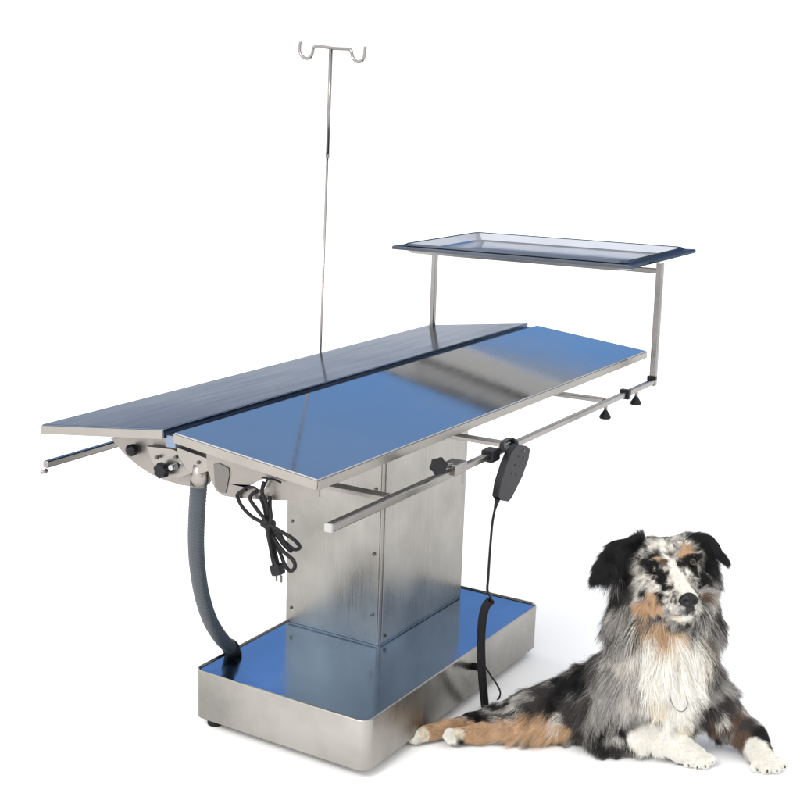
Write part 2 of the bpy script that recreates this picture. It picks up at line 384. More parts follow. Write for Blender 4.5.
# power cord hanging from the bracket
PC = empty('power_cord', W(L(*on_u(268, 500, .012))), YAW, 'bundled black power cord with a plug hanging from the bracket beside the column', 'power cord')
pcb = L(*on_u(268, 500, .012))
def C(x, y, u=.012): return L(*on_u(x, y, u)) - pcb
paths = [[(246, 489), (238, 494), (238.5, 500), (244, 509), (254, 518), (268, 524)], [(256, 491), (250, 498), (256, 508), (263, 517), (268, 524)],
         [(264, 482), (262, 492), (266, 502), (268, 513), (268.5, 524)], [(260, 496), (264, 506), (266, 515), (269, 524)], [(270, 496), (270, 507), (271, 516), (270, 524)],
         [(269, 524), (280, 531), (292, 538), (299, 545), (299, 548.5), (293, 549), (284, 541), (276, 532), (269, 524)],
         [(269, 524), (276, 534), (284, 545), (291, 551), (287, 547), (279, 533), (269, 524)],
         [(268.5, 524), (275, 540), (284, 552), (293, 560), (295, 567), (290.5, 571), (285, 565), (279, 550), (268, 524)],
         [(267.5, 524), (269.5, 540), (272, 556), (275, 568)], [(269, 524), (273, 541), (276, 556), (279, 568)], [(266, 524), (270, 545), (274, 560), (279, 569)],
         [(244, 488), (250, 486.5), (256, 488), (258, 493)], [(262, 477.5), (268, 478.5), (274, 479.5), (281, 482.5)], [(268, 478.5), (265.5, 484), (263, 489)]]
for k, P in enumerate(paths):
    bm = new(); tube(bm, smooth_path([C(x, y, .012 + .006 * math.sin(k * 2.1 + i * .7)) if k < 11 else C(x, y, .016) for i, (x, y) in enumerate(P)], 7), .0034 if k < 11 else .0018, 8)
    link('cord_loop', bm, M['rubber'], PC, smooth=True)
bm = new(); tube(bm, [C(263.5, 521), C(268, 524), C(273, 526)], .0098, 14); link('cable_tie', bm, M['rubber'], PC, bevel=.001)
bm = new(); a = C(276, 564); b = C(279, 575)
sqtube(bm, a, b, .022, .018, (0, 1, 0)); PG = link('plug', bm, M['black'], PC, bevel=.004)
for sx_ in (-.005, .005):
    bm = new(); tube(bm, [b + Vector((0, sx_, 0)), b + Vector((0, sx_, -.012))], .002, 8); link('pin', bm, M['screw'], PG)

# hand control on the rail
HCp = L(on_v(512, 447, VR + .02)[0], VR + .02, on_v(512, 447, VR + .02)[2])
HC = empty('hand_control', W(HCp), YAW, 'black hand control with coiled cable hooked on the side rail', 'remote control')
def G(x, y, v=VR + .02): return L(*on_v(x, y, v)) - HCp
bm = new(); th = Vector((0, -.014, 0))
ol = [(509, 446), (512, 443.5), (521, 445), (524, 448), (522.5, 458), (516, 476), (506, 496), (502.5, 500.5), (494, 499), (491.8, 495.5), (494, 482), (500, 463), (505, 451)]
plate(bm, [G(x, y) for x, y in ol], th); RC = link('remote_casing', bm, M['black'], HC, bevel=.004, seg=3)
for x, y in ((515, 456), (511.5, 464.5), (508, 473)):
    for k in (-2.4, 2.4):
        bm = new(); p = G(x + k, y + k * .25) + th; tube(bm, [p, p + Vector((0, -.0012, 0))], .0019, 12); link('button', bm, M['button'], RC)
bm = new(); p = G(517.5, 449.5) + th; tube(bm, [p, p + Vector((0, -.0012, 0))], .0026, 10); link('indicator', bm, mat('indicator_lens', (.06, .05, .09), .2), RC)
bm = new(); a = G(503, 441, VR + .014)
hkp = [G(503, 452, VR + .022), G(502, 445, VR + .016), G(506, 440.5, VR), G(512, 440, VR), G(516, 442.5, VR + .012), G(516, 448, VR + .018)]
tube(bm, smooth_path(hkp, 5), .0048, 12); link('hanging_hook', bm, M['black'], HC, smooth=True)
cab = [(497.5, 501), (495.2, 508), (492.5, 522), (490.8, 540), (489.3, 560), (488.2, 578), (487.4, 590), (490.5, 597), (491.5, 602)]
bm = new()
c3 = [G(x, y, VR + .028 - .043 * i / 8) for i, (x, y) in enumerate(cab)]
tube(bm, smooth_path(c3, 8), .0026, 10); tube(bm, [c3[0] + Vector((0, 0, .004)), c3[1]], [.0055, .003], 12)
link('straight_cable', bm, M['rubber'], HC, smooth=True)
coil = [(490.5, 601), (486, 606), (483, 616), (481.5, 630), (481, 645), (481.5, 662), (482.5, 680), (484, 696), (485, 706)]
cc = smooth_path([G(x, y, .285 - .070 * i / 8) for i, (x, y) in enumerate(coil)], 40)
# helix round the centre line
hel = []; n = len(cc)
for i in range(n * 6):
    t = i / 6; k = min(int(t), n - 2); p = cc[k].lerp(cc[k + 1], t - k); tg = (cc[k + 1] - cc[k]).normalized()
    a = tg.cross(Vector((0, 1, 0))).normalized(); b = tg.cross(a); ph = i * .47
    hel.append(p + (a * math.cos(ph) + b * math.sin(ph)) * .0072)
bm = new(); tube(bm, hel, .0021, 6); link('coiled_cable', bm, M['rubber'], HC, smooth=True)
zf = W(cc[-1] + HCp).z
bm = new(); tube(bm, smooth_path([G(491, 676, .225), G(496, 683, .225), G(500, 691, .222), G(499.5, 697, .220), G(495, 703, .218)], 8), .0021, 8); link('cable_loop', bm, M['rubber'], HC, smooth=True)
p = on_v(473, 666, VB + WB); pa = L(p[0], VB + WB + .0, p[2]) - HCp
bm = new(); tube(bm, [pa, pa + Vector((0, -.014, 0)), G(480, 662, .225)], [.0085, .0085, .004], 14); link('socket_plug', bm, M['black'], HC, smooth=True)
bm = new(); tube(bm, smooth_path([G(480, 662, .225), G(486, 668, .225), G(491, 676, .225)], 8), .0021, 8); link('cable_loop', bm, M['rubber'], HC, smooth=True)
print('RAIL', ra, rb, 'end', end, 'coil z', zf, 'pole', ip, ib, 'post', pt, pl, 'L', la_, lb_, 'base corner', on_z(366, 770, 0))

# ------------------------------------------------------------------ ground
bm = new(); R = 150; n = 64
bm.faces.new([bm.verts.new((R * math.cos(6.28318 * i / n), R * math.sin(6.28318 * i / n), 0)) for i in range(n)])
g = link('floor', bm, mat('white_seamless_floor', (.93, .93, .93), .7, 0, .2), None)
g['kind'] = 'structure'

# ------------------------------------------------------------------ surroundings (world) and lamps
w = bpy.data.worlds.new('World'); sc.world = w; w.use_nodes = True
nt = w.node_tree; N = nt.nodes; K = nt.links; N.clear()
tc = N.new('ShaderNodeTexCoord'); sp_ = N.new('ShaderNodeSeparateXYZ'); K.new(tc.outputs['Generated'], sp_.inputs[0])
def mth(op, a, b=None, c=None):
    m = N.new('ShaderNodeMath'); m.operation = op
    for i, x in enumerate((a, b, c)):
        if x is None: continue
        if isinstance(x, (int, float)): m.inputs[i].default_value = x
        else: K.new(x, m.inputs[i])
    return m.outputs[0]
el = mth('MULTIPLY', mth('ARCSINE', sp_.outputs[2]), 57.2958)
az = mth('MULTIPLY', mth('ARCTAN2', sp_.outputs[0], sp_.outputs[1]), 57.2958)
def ramp(v, lo, hi, stops):
    m = N.new('ShaderNodeMapRange'); m.inputs['From Min'].default_value = lo; m.inputs['From Max'].default_value = hi; K.new(v, m.inputs['Value'])
    r = N.new('ShaderNodeValToRGB'); e = r.color_ramp.elements
    for i, (p, c) in enumerate(stops):
        q = (p - lo) / (hi - lo)
        if i < 2: x = e[i]; x.position = q
        else: x = e.new(q)
        x.color = (*c, 1)
    K.new(m.outputs[0], r.inputs[0]); return r.outputs[0]
WH = (1, 1, 1)
front = ramp(el, -10, 90, [(-10, WH), (4.2, WH), (5.4, (.16, .21, .32)), (9.5, (.13, .18, .30)), (12.5, (.20, .42, .82)), (16, (.17, .40, .86)), (22, (.27, .43, .72)), (29, (.20, .36, .70)), (42, WH)])
# unseen grey band added to the sky for the right leaf to reflect
def sstep(v, a, b):
    m = N.new('ShaderNodeMapRange'); m.interpolation_type = 'SMOOTHSTEP'; m.inputs['From Min'].default_value = a; m.inputs['From Max'].default_value = b
    K.new(v, m.inputs['Value']); return m.outputs[0]
el2 = mth('SUBTRACT', el, mth('MULTIPLY', mth('SUBTRACT', az, 8), .22))
grey_band = mth('MULTIPLY', mth('MULTIPLY', sstep(el, 15.2, 15.6), sstep(el2, 17.0, 16.7)), sstep(az, 5.5, 6.5))
def mix(f, a, b):
    m = N.new('ShaderNodeMix'); m.data_type = 'RGBA'
    if isinstance(f, (int, float)): m.inputs[0].default_value = f
    else: K.new(f, m.inputs[0])
    for i, x in ((6, a), (7, b)):
        if isinstance(x, tuple): m.inputs[i].default_value = (*x, 1)
        else: K.new(x, m.inputs[i])
    return m.outputs[2]
fr = mix(grey_band, front, (.44, .42, .38))
side = ramp(az, -180, 180, [(-180, (1.0, 1.0, 1.0)), (-150, WH), (-75, WH), (35, (.8, .82, .85)), (75, (.45, .45, .46)), (120, (.7, .7, .7)), (180, (1.0, 1.0, 1.0))])
ab = mth('ABSOLUTE', mth('SUBTRACT', az, 4))
fm = sstep(ab, 42, 28)                     # 1 inside the frontal sector
sb = N.new('ShaderNodeVectorMath'); sb.operation = 'SCALE'; K.new(side, sb.inputs[0]); sb.inputs['Scale'].default_value = 1.85
colr = mix(fm, sb.outputs[0], fr)
bg = N.new('ShaderNodeBackground'); bg.inputs[1].default_value = 1.15; K.new(colr, bg.inputs[0])
ow = N.new('ShaderNodeOutputWorld'); K.new(bg.outputs[0], ow.inputs[0])
def area(name, loc, target, size, power, color=(1, 1, 1)):
    ld = bpy.data.lights.new(name, 'AREA'); ld.shape = 'DISK'; ld.size = size; ld.energy = power; ld.color = color
    o = bpy.data.objects.new(name, ld); COL.objects.link(o); o.location = loc
    o.rotation_euler = (Vector(target) - Vector(loc)).to_track_quat('-Z', 'Y').to_euler(); return o
area('softbox', (-2.6, -1.2, 4.2), (.3, 2.6, .2), 1.6, 210, (1, .97, .93))
sc.view_settings.view_transform = 'Standard'; sc.view_settings.look = 'None'
sc.render.film_transparent = False
sc.cycles.use_denoising = True

# ------------------------------------------------------------------ dog
def gpt(px, py):
    d = ray(px, py); return CAM + d * (-CH / d.z)
def pxs(p): return (Vector(p) - CAM).dot(FW) / F          # metres per picture pixel at a point
def proj(P):                                              # (n,3) -> picture pixels
    q = P - np.array(CAM); w_ = q @ np.array(FW)
    return np.stack([SX + F * (q @ np.array(RT)) / w_, SY - F * (q @ np.array(UP)) / w_], 1), w_
G0 = np.array([.22, 2.38, -.004]); G1 = np.array([1.08, 2.86, .50]); HS = .003
NX = np.ceil((G1 - G0) / HS).astype(int) + 1
GX, GY, GZ = [G0[i] + HS * np.arange(NX[i]) for i in range(3)]
FLD = np.full(NX, .05, np.float32)
def region(lo, hi, pad):
    s = []
    for i in range(3):
        a = int(max(0, (lo[i] - pad - G0[i]) // HS)); b = int(min(NX[i], (hi[i] + pad - G0[i]) // HS + 2)); s.append(slice(a, b))
    X, Y, Z = np.meshgrid(GX[s[0]], GY[s[1]], GZ[s[2]], indexing='ij'); return tuple(s), X, Y, Z
def smin(a, b, k):
    h = np.clip(.5 + .5 * (b - a) / k, 0, 1); return b * (1 - h) + a * h - k * h * (1 - h)
def cap(A, B, k=8, sub=False):                            # tapered capsule between (px,py,Y,r) nodes
    a, b = at(*A[:3]), at(*B[:3]); ra, rb = A[3] * pxs(a), B[3] * pxs(b); kk = k * pxs(a)
    a, b = np.array(a), np.array(b)
    s, X, Y, Z = region(np.minimum(a, b) - max(ra, rb), np.maximum(a, b) + max(ra, rb), kk + .012)
    d = b - a; dd = max(d @ d, 1e-9)
    t = np.clip(((X - a[0]) * d[0] + (Y - a[1]) * d[1] + (Z - a[2]) * d[2]) / dd, 0, 1)
    f = np.sqrt((X - a[0] - t * d[0]) ** 2 + (Y - a[1] - t * d[1]) ** 2 + (Z - a[2] - t * d[2]) ** 2) - (ra + (rb - ra) * t)
    FLD[s] = -smin(-FLD[s], f, kk) if sub else smin(FLD[s], f, kk)
def chain(P, k=8):
    for A, B in zip(P, P[1:]): cap(A, B, k)
def tri(A, B, C_, th, k=3):                               # rounded triangular flap (ears)
    a, b, c = [np.array(at(*q)) for q in (A, B, C_)]; r = th * pxs(a); kk = k * pxs(a)
    s, X, Y, Z = region(np.minimum(np.minimum(a, b), c), np.maximum(np.maximum(a, b), c), kk + r + .01)
    P = np.stack([X, Y, Z], -1); nn = np.cross(b - a, c - a); nn /= np.linalg.norm(nn)
    pl = np.abs((P - a) @ nn); ins = np.ones(X.shape, bool); ed = np.full(X.shape, 9.)
    for u_, v_ in ((a, b), (b, c), (c, a)):
        e_ = v_ - u_; ins &= (P - u_) @ np.cross(nn, e_) > 0
        t = np.clip(((P - u_) @ e_) / (e_ @ e_), 0, 1); ed = np.minimum(ed, np.linalg.norm(P - u_ - t[..., None] * e_, axis=-1))
    FLD[s] = smin(FLD[s], np.where(ins, pl, ed) - r, kk)
# trunk
chain([(662, 672, 2.625, 40), (636, 694, 2.655, 40), (592, 704, 2.675, 33), (555, 713, 2.685, 25), (528, 718, 2.675, 19.5), (505, 722, 2.67, 13)], 20)
cap((655, 700, 2.62, 40), (672, 715, 2.60, 27), 16)
cap((668, 660, 2.60, 34), (672, 700, 2.585, 26), 14)
# neck
chain([(668, 590, 2.61, 32), (662, 622, 2.615, 41), (658, 665, 2.625, 42)], 16)
cap((638, 592, 2.605, 16), (632, 625, 2.61, 20), 14); cap((702, 590, 2.605, 11), (704, 622, 2.61, 17), 12)
# haunch and hind legs
chain([(552, 715, 2.655, 22), (522, 723, 2.645, 16.5), (502, 729, 2.635, 12), (480, 734, 2.622, 7.6), (458, 736, 2.612, 7.2)], 9)
cap((560, 725, 2.655, 17), (535, 731, 2.645, 11), 8)
chain([(508, 713, 2.68, 11), (472, 723, 2.665, 8.5), (447, 729, 2.642, 7.2), (424, 734, 2.622, 7)], 6)
for x, y, Y in ((449, 733, 2.606), (447.5, 736.5, 2.601), (450, 739.5, 2.600), (455, 741, 2.602)): cap((460, 736, 2.612, 5), (x, y, Y, 3.6), 2)
for x, y, Y in ((413.5, 733.5, 2.617), (411.5, 737, 2.612), (413, 739.5, 2.610), (418, 740.5, 2.612)): cap((425, 734, 2.622, 5), (x, y, Y, 3.3), 2)
# near shoulder, elbow and foreleg (viewer's left)
chain([(622, 675, 2.625, 28), (608, 708, 2.61, 24), (610, 736, 2.598, 18), (636, 736, 2.585, 14.5), (660, 736, 2.57, 13.5), (680, 748, 2.553, 11.5), (697, 757, 2.54, 9.5)], 9)
for x, y, Y in ((688, 763.5, 2.532), (696.5, 765, 2.527), (704.5, 764, 2.526), (710, 759.5, 2.53)): cap((694, 756, 2.54, 7), (x, y, Y, 4.3), 2.4)
# far foreleg (viewer's right)
chain([(694, 675, 2.62, 23), (708, 702, 2.61, 22), (731, 724, 2.605, 16), (752, 738, 2.59, 12.5), (757, 751, 2.56, 10.3), (765, 762, 2.53, 10)], 9)
for x, y, Y in ((756, 767, 2.515), (765.5, 769, 2.508), (775, 768, 2.508), (782.5, 764, 2.515)): cap((766, 761, 2.53, 7), (x, y, Y, 4.4), 2.4)
# head
chain([(667, 569, 2.585, 31), (669, 578, 2.56, 27)], 8)
cap((648, 588, 2.575, 20), (649, 597, 2.57, 18), 10); cap((692, 586, 2.575, 17), (693, 592, 2.57, 15), 10)
cap((672, 586, 2.54, 20), (685.5, 603, 2.478, 13.5), 9)
cap((672, 605, 2.54, 14), (686, 615.5, 2.488, 8.5), 6)
cap((663, 600, 2.525, 14), (678, 607, 2.486, 10.5), 7); cap((701, 599, 2.515, 9), (696, 608, 2.492, 7), 5)
cap((646, 563.5, 2.552, 4.2), (660, 563, 2.543, 4.2), 6); cap((685, 558.5, 2.543, 4.2), (697, 557, 2.554, 3.8), 6)
cap((670, 556, 2.552, 3), (676, 580, 2.525, 3), 6, True)
cap((654, 572, 2.527, 3.4), (654, 572, 2.535, 3.4), 3, True); cap((692, 565.5, 2.528, 3.2), (692, 565.5, 2.535, 3.2), 3, True)
cap((655, 615.5, 2.50, 1.2), (680, 615.5, 2.466, 1.2), 1.5, True); cap((680, 615.5, 2.466, 1.2), (697, 613, 2.475, 1.2), 1.5, True)
# ears
tri((640, 540, 2.585), (630, 572, 2.60), (602, 566, 2.575), 3.6, 5); tri((640, 540, 2.585), (613, 546, 2.578), (602, 566, 2.575), 3.8, 5)
tri((620, 546, 2.58), (595, 577, 2.555), (612, 568, 2.575), 3.0, 4); tri((606, 554, 2.574), (595, 579, 2.552), (608, 570, 2.572), 2.4, 4)
cap((650, 548, 2.59, 9), (634, 546, 2.59, 6), 8); cap((682, 545, 2.59, 8), (696, 543, 2.588, 5.5), 8)
cap((634, 556, 2.60, 8), (628, 590, 2.61, 9), 8); cap((706, 552, 2.60, 7), (710, 585, 2.61, 8), 8)
tri((688, 537, 2.585), (708, 562, 2.60), (714, 547, 2.58), 3.6, 5); tri((697, 537, 2.583), (710, 540, 2.58), (716, 550, 2.58), 3.2, 5)
tri((708, 540, 2.58), (727, 562, 2.56), (712, 552, 2.58), 2.4, 3)
FLD = np.maximum(FLD, -(GZ[None, None, :] - .0035).astype(np.float32))
FLD[0] = FLD[-1] = .05; FLD[:, 0] = FLD[:, -1] = .05; FLD[:, :, 0] = FLD[:, :, -1] = .05

def nets(f):                                              # surface nets
    ins = f < 0; nx = np.array(f.shape) - 1
    c = np.zeros(nx, np.int16)
    for i in (0, 1):
        for j in (0, 1):
            for k in (0, 1): c += ins[i:nx[0] + i, j:nx[1] + j, k:nx[2] + k]
    act = (c > 0) & (c < 8); I = np.argwhere(act); idx = np.full(nx, -1, np.int32); idx[tuple(I.T)] = np.arange(len(I))
    acc = np.zeros((len(I), 3)); cnt = np.zeros(len(I)); cor = [(i, j, k) for i in (0, 1) for j in (0, 1) for k in (0, 1)]
    for a in cor:
        for ax in range(3):
            if a[ax]: continue
            b = list(a); b[ax] = 1
            fa = f[tuple((I + a).T)]; fb = f[tuple((I + b).T)]; m = (fa < 0) != (fb < 0)
            t = np.where(m, fa / np.where(m, fa - fb, 1), 0); p = I + np.array(a, float); p = p.astype(float); p[:, ax] += t
            acc[m] += p[m]; cnt[m] += 1
    V = G0 + HS * acc / cnt[:, None]; Q = []
    for ax in range(3):
        o1, o2 = [(1, 2), (2, 0), (0, 1)][ax]
        sl0 = [slice(1, n_) for n_ in nx]; sl1 = list(sl0); sl0[ax] = slice(0, nx[ax]); sl1[ax] = slice(1, nx[ax] + 1)
        A, B = ins[tuple(sl0)], ins[tuple(sl1)]; E = np.argwhere(A != B); off = np.array([1, 1, 1]); off[ax] = 0; E = E + off
        fl = ins[tuple(E.T)]
        e1 = np.zeros(3, int); e1[o1] = 1; e2 = np.zeros(3, int); e2[o2] = 1
        q = np.stack([idx[tuple((E - e1 - e2).T)], idx[tuple((E - e2).T)], idx[tuple(E.T)], idx[tuple((E - e1).T)]], 1)
        q[~fl] = q[~fl][:, ::-1]; Q.append(q)
    return V, np.concatenate(Q)
V, Q = nets(FLD)
gr = np.stack(np.gradient(FLD, HS), -1)
def normals(P):
    q = (P - G0) / HS; i = np.clip(q.astype(int), 0, NX - 2); fr_ = q - i; out = np.zeros_like(P)
    for a in (0, 1):
        for b in (0, 1):
            for c in (0, 1):
                w_ = (fr_[:, 0] if a else 1 - fr_[:, 0]) * (fr_[:, 1] if b else 1 - fr_[:, 1]) * (fr_[:, 2] if c else 1 - fr_[:, 2])
                out += w_[:, None] * gr[i[:, 0] + a, i[:, 1] + b, i[:, 2] + c]
    return out / np.maximum(np.linalg.norm(out, axis=1), 1e-6)[:, None]
VN = normals(V)
PV, DV = proj(V); front_v = ((V - np.array(CAM)) * VN).sum(1) < 0
def snap(px, py):                                         # nearest visible skin point under a picture point
    d = np.hypot(PV[:, 0] - px, PV[:, 1] - py); m = (d < 3.0) & front_v
    if not m.any(): m = d < d.min() + .8
    i = np.where(m)[0]; return V[i[np.argmin(DV[i])]]
tab = rng.random((64, 64, 64)).astype(np.float32)
def noise(P, sc_, seed=0):
    q = P / sc_ + seed * 7.31 + 100; i = np.floor(q).astype(int); f = q - i; f = f * f * (3 - 2 * f); o = 0
    for a in (0, 1):
        for b in (0, 1):
            for c in (0, 1):
                w_ = (f[:, 0] if a else 1 - f[:, 0]) * (f[:, 1] if b else 1 - f[:, 1]) * (f[:, 2] if c else 1 - f[:, 2])
                o = o + w_ * tab[(i[:, 0] + a) & 63, (i[:, 1] + b) & 63, (i[:, 2] + c) & 63]
    return o
def fbm(P, s, seed=0): return (noise(P, s, seed) * .6 + noise(P, s * .45, seed + 3) * .28 + noise(P, s * .2, seed + 5) * .12)
def rgb(r, g_, b):
    return np.array([((c / 255 + .055) / 1.055) ** 2.4 if c > 10 else c / 3294 for c in (r, g_, b)])
BLK, DK, GRY, LGT, WHT, TAN, BRN = rgb(24, 23, 24), rgb(58, 55, 54), rgb(152, 149, 145), rgb(202, 198, 191), rgb(244, 238, 226), rgb(190, 158, 126), rgb(98, 78, 64)
CREAM = rgb(226, 216, 198); TANL = rgb(196, 164, 130)
# coat pattern: (px, py, radius px, colour, edge softness, noise)
PAT = [
 # back, flank, rump
 (600, 640, 22, GRY, .4, .5), (596, 660, 16, DK, .4, .5), (585, 672, 20, BLK, .4, .5), (566, 680, 17, BLK, .4, .7), (552, 694, 18, BLK, .4, .8), (575, 704, 14, DK, .5, .9), (540, 690, 16, DK, .3, .6),
 (575, 725, 16, DK, .4, .5), (590, 700, 12, DK, .4, .8), (520, 700, 18, 'mottle', .3, .5), (500, 708, 16, 'mottle', .3, .5), (520, 715, 14, 'mottle', .3, .6), (497, 704, 7, BLK, .3, .5),
 (538, 706, 12, DK, .4, .6), (505, 714, 5, BLK, .3, .5), (516, 708, 4, BLK, .3, .4), (490, 716, 9, BLK, .3, .6),
 (550, 730, 16, TAN, .3, .5), (565, 733, 12, TANL, .3, .5), (530, 728, 13, TAN, .3, .5), (545, 718, 9, TAN, .4, .7), (512, 732, 13, TAN, .3, .5), (492, 733, 13, TAN, .3, .3), (476, 733, 12, TAN, .2, .3), (560, 716, 6, LGT, .5, .8),
 (474, 723, 14, TAN, .2, .3), (455, 724, 14, TAN, .2, .3), (437, 727, 12, TAN, .2, .3), (480, 713, 7, BLK, .3, .5), (421, 734, 8, CREAM, .3, .3), (413, 736, 9, WHT, .3, .3), (452, 735, 10.5, WHT, .2, .3), (462, 731, 6, CREAM, .3, .4),
 # near side chest and shoulder
 (620, 650, 22, LGT, .5, .9), (612, 690, 22, GRY, .5, .8), (632, 690, 16, LGT, .5, .9), (640, 715, 16, GRY, .5, .8), (600, 720, 14, GRY, .4, .8), (634, 662, 5, BLK, .4, .4), (640, 670, 4.5, BLK, .4, .4), (628, 654, 3, BLK, .4, .4),
 (600, 730, 11, BLK, .4, .6), (612, 727, 12, BLK, .4, .7), (618, 740, 11, BLK, .4, .7), (605, 746, 12, BLK, .4, .7), (615, 737, 5.5, LGT, .4, .7), (625, 722, 6, DK, .4, .6), (620, 752, 7, DK, .3, .7), (607, 738, 4, GRY, .4, .6),
 # chest blaze
 (668, 640, 17, WHT, .3, .4), (648, 650, 14, WHT, .4, .5), (690, 645, 17, WHT, .3, .4), (672, 665, 24, WHT, .25, .4), (660, 680, 18, WHT, .4, .6), (688, 672, 17, WHT, .3, .5), (678, 695, 18, WHT, .3, .5), (676, 715, 15, WHT, .35, .5), (682, 732, 11, CREAM, .4, .6),
 (646, 645, 13, WHT, .4, .5), (668, 636, 13, WHT, .3, .4), (690, 634, 12, WHT, .35, .5), (704, 645, 10, WHT, .4, .6), (652, 668, 17, WHT, .35, .5), (650, 660, 15, WHT, .4, .6), (695, 662, 14, WHT, .4, .5), (664, 690, 17, WHT, .4, .6), (655, 700, 10, CREAM, .5, .7), (705, 655, 8, CREAM, .5, .6),
 # off side shoulder and leg
 (722, 665, 12, GRY, .5, .7), (724, 640, 10, GRY, .5, .7), (712, 690, 13, GRY, .5, .9), (708, 715, 14, DK, .5, .8), (725, 702, 14, DK, .5, .8), (735, 715, 12, BRN, .5, .8), (718, 725, 10, BRN, .5, .9), (722, 716, 6, LGT, .5, .9), (745, 722, 10, DK, .4, .7), (762, 732, 11, BLK, .3, .4), (772, 742, 8, BLK, .3, .4), (740, 740, 10, BRN, .4, .6), (720, 742, 10, DK, .4, .6),
 # white forelegs
 (643, 736, 17, WHT, .12, .3), (652, 728, 12, WHT, .15, .3), (660, 740, 17, WHT, .12, .3), (680, 750, 16, WHT, .1, .2), (700, 759, 18, WHT, .1, .2),
 (752, 744, 10.5, WHT, .12, .3), (757, 752, 12.5, WHT, .12, .2), (766, 765, 21, WHT, .1, .2),
 # neck and throat
 (650, 624, 7, TAN, .5, .7), (660, 629, 8, TAN, .5, .7), (672, 628, 6, TANL, .5, .7), (700, 632, 10, BRN, .5, .8), (711, 640, 9, BRN, .5, .8), (714, 622, 11, GRY, .5, .8), (720, 600, 7, DK, .5, .6), (620, 605, 13, GRY, .4, .9), (610, 615, 10, GRY, .5, .8),
 (612, 598, 9, LGT, .5, .9), (618, 590, 10, BLK, .4, .8), (606, 607, 6, BLK, .4, .6), (690, 637, 10, WHT, .4, .6),
 # head base
 (668, 560, 34, 'speck', .3, .4), (648, 603, 13, TAN, .4, .7), (640, 606, 9, TAN, .5, .7), (655, 608, 9, TAN, .4, .6), (636, 590, 10, LGT, .4, .8), (634, 575, 8, LGT, .4, .8),
 # ears
 (626, 585, 13, DK, .4, .8), (708, 582, 9, DK, .4, .7), (612, 556, 22, BLK, .2, .2), (600, 570, 14, BLK, .2, .2), (628, 548, 12, BLK, .25, .4), (634, 540, 8, BLK, .3, .4), (627, 575, 11, BLK, .3, .5), (715, 548, 20, BLK, .2, .2), (700, 538, 9, BLK, .3, .3), (706, 560, 13, BLK, .2, .3), (726, 562, 10, BLK, .2, .2), (690, 535, 6, BLK, .3, .4),
 # mask
 (646, 583, 7, 'speck', .4, .5), (645, 558, 7, BLK, .5, 1.1), (655, 554, 5.5, BLK, .5, 1.1), (640, 564, 6, BLK, .5, 1.), (663, 562, 5, BRN, .4, .7), (664, 572, 7, 'speck', .4, .5), (655, 559, 3.2, TAN, .4, .5),
 (653, 571, 7.5, BLK, .25, .3), (661, 579, 5, BLK, .4, .9), (665, 573, 3.5, BLK, .4, .9), (664, 586, 3.5, BLK, .4, .9), (661, 594, 4, BLK, .4, .8), (663, 600, 3.5, BLK, .4, .8), (655, 592, 2.2, BLK, .4, .6), (649, 600, 2.2, BRN, .4, .6), (656, 603, 2, DK, .4, .6), (645, 596, 2, DK, .4, .6), (643, 583, 8, 'speck', .3, .5), (650, 587, 5, LGT, .3, .7), (641, 591, 4, BLK, .4, .6),
 (670, 595, 8, 'speck', .3, .5), (672, 605, 7, 'speck', .3, .5), (676, 612, 5, LGT, .4, .7), (660, 617, 4.2, BLK, .3, .3),
 (691, 561, 9.5, BLK, .4, .8), (681, 563, 4.5, BLK, .3, .5), (697, 570, 9, BLK, .25, .4), (700, 582, 7.5, BLK, .4, .8), (705, 575, 8, BLK, .3, .4), (702, 563, 8, BLK, .3, .4), (701, 593, 4.5, BRN, .3, .4), (683, 550, 7, TANL, .3, .7), (690, 549, 5, TAN, .4, .7), (674, 545, 7, 'speck', .3, .5), (651, 545, 8, 'speck', .3, .5), (660, 541, 8, 'speck', .3, .5),
 (665, 544, 2.6, WHT, .3, .3), (667, 550, 2.8, WHT, .3, .3), (669, 556, 3, WHT, .3, .3), (671, 563, 3.2, WHT, .3, .3), (674, 571, 5, WHT, .25, .3), (678, 577, 6.5, WHT, .25, .3), (683, 583, 8, WHT, .2, .3), (688, 588, 8, WHT, .2, .3), (695, 593, 5, WHT, .25, .3),
 (653.5, 567.5, 3.5, BLK, .3, .2), (648.5, 571, 3.2, BLK, .3, .2), (658.5, 571.5, 3.6, BLK, .3, .2), (653.5, 575, 2.6, BLK, .3, .2), (692.5, 561, 4, BLK, .3, .2), (688, 565, 4, BLK, .3, .2), (697, 565, 4, BLK, .3, .2), (692.5, 569, 3.6, BLK, .3, .2), (606, 613, 7, BLK, .5, .9), (600, 626, 6, DK, .5, .9), (622, 622, 5, DK, .5, .9), (614, 634, 5, DK, .5, .9), (718, 618, 6, DK, .5, .9), (700, 559, 5, BLK, .4, .6), (637, 539, 9, BLK, .2, .2), (634, 550, 8, BLK, .3, .4), (629, 562, 7.5, BLK, .3, .4), (626, 575, 8, BLK, .3, .5), (690, 537, 7, BLK, .3, .3), (704, 548, 8, BLK, .3, .3), (705, 560, 8, BLK, .3, .3),
 (700, 604, 5, LGT, .3, .4), (684, 613, 5, GRY, .3, .5), (690, 612, 5, DK, .3, .4), (684, 620, 6, WHT, .3, .3), (692, 618, 5, WHT, .3, .3), (676, 621, 5, CREAM, .3, .4),
]
PATC = [(snap(a, b), r_, c, s_, n_) for a, b, r_, c, s_, n_ in PAT]
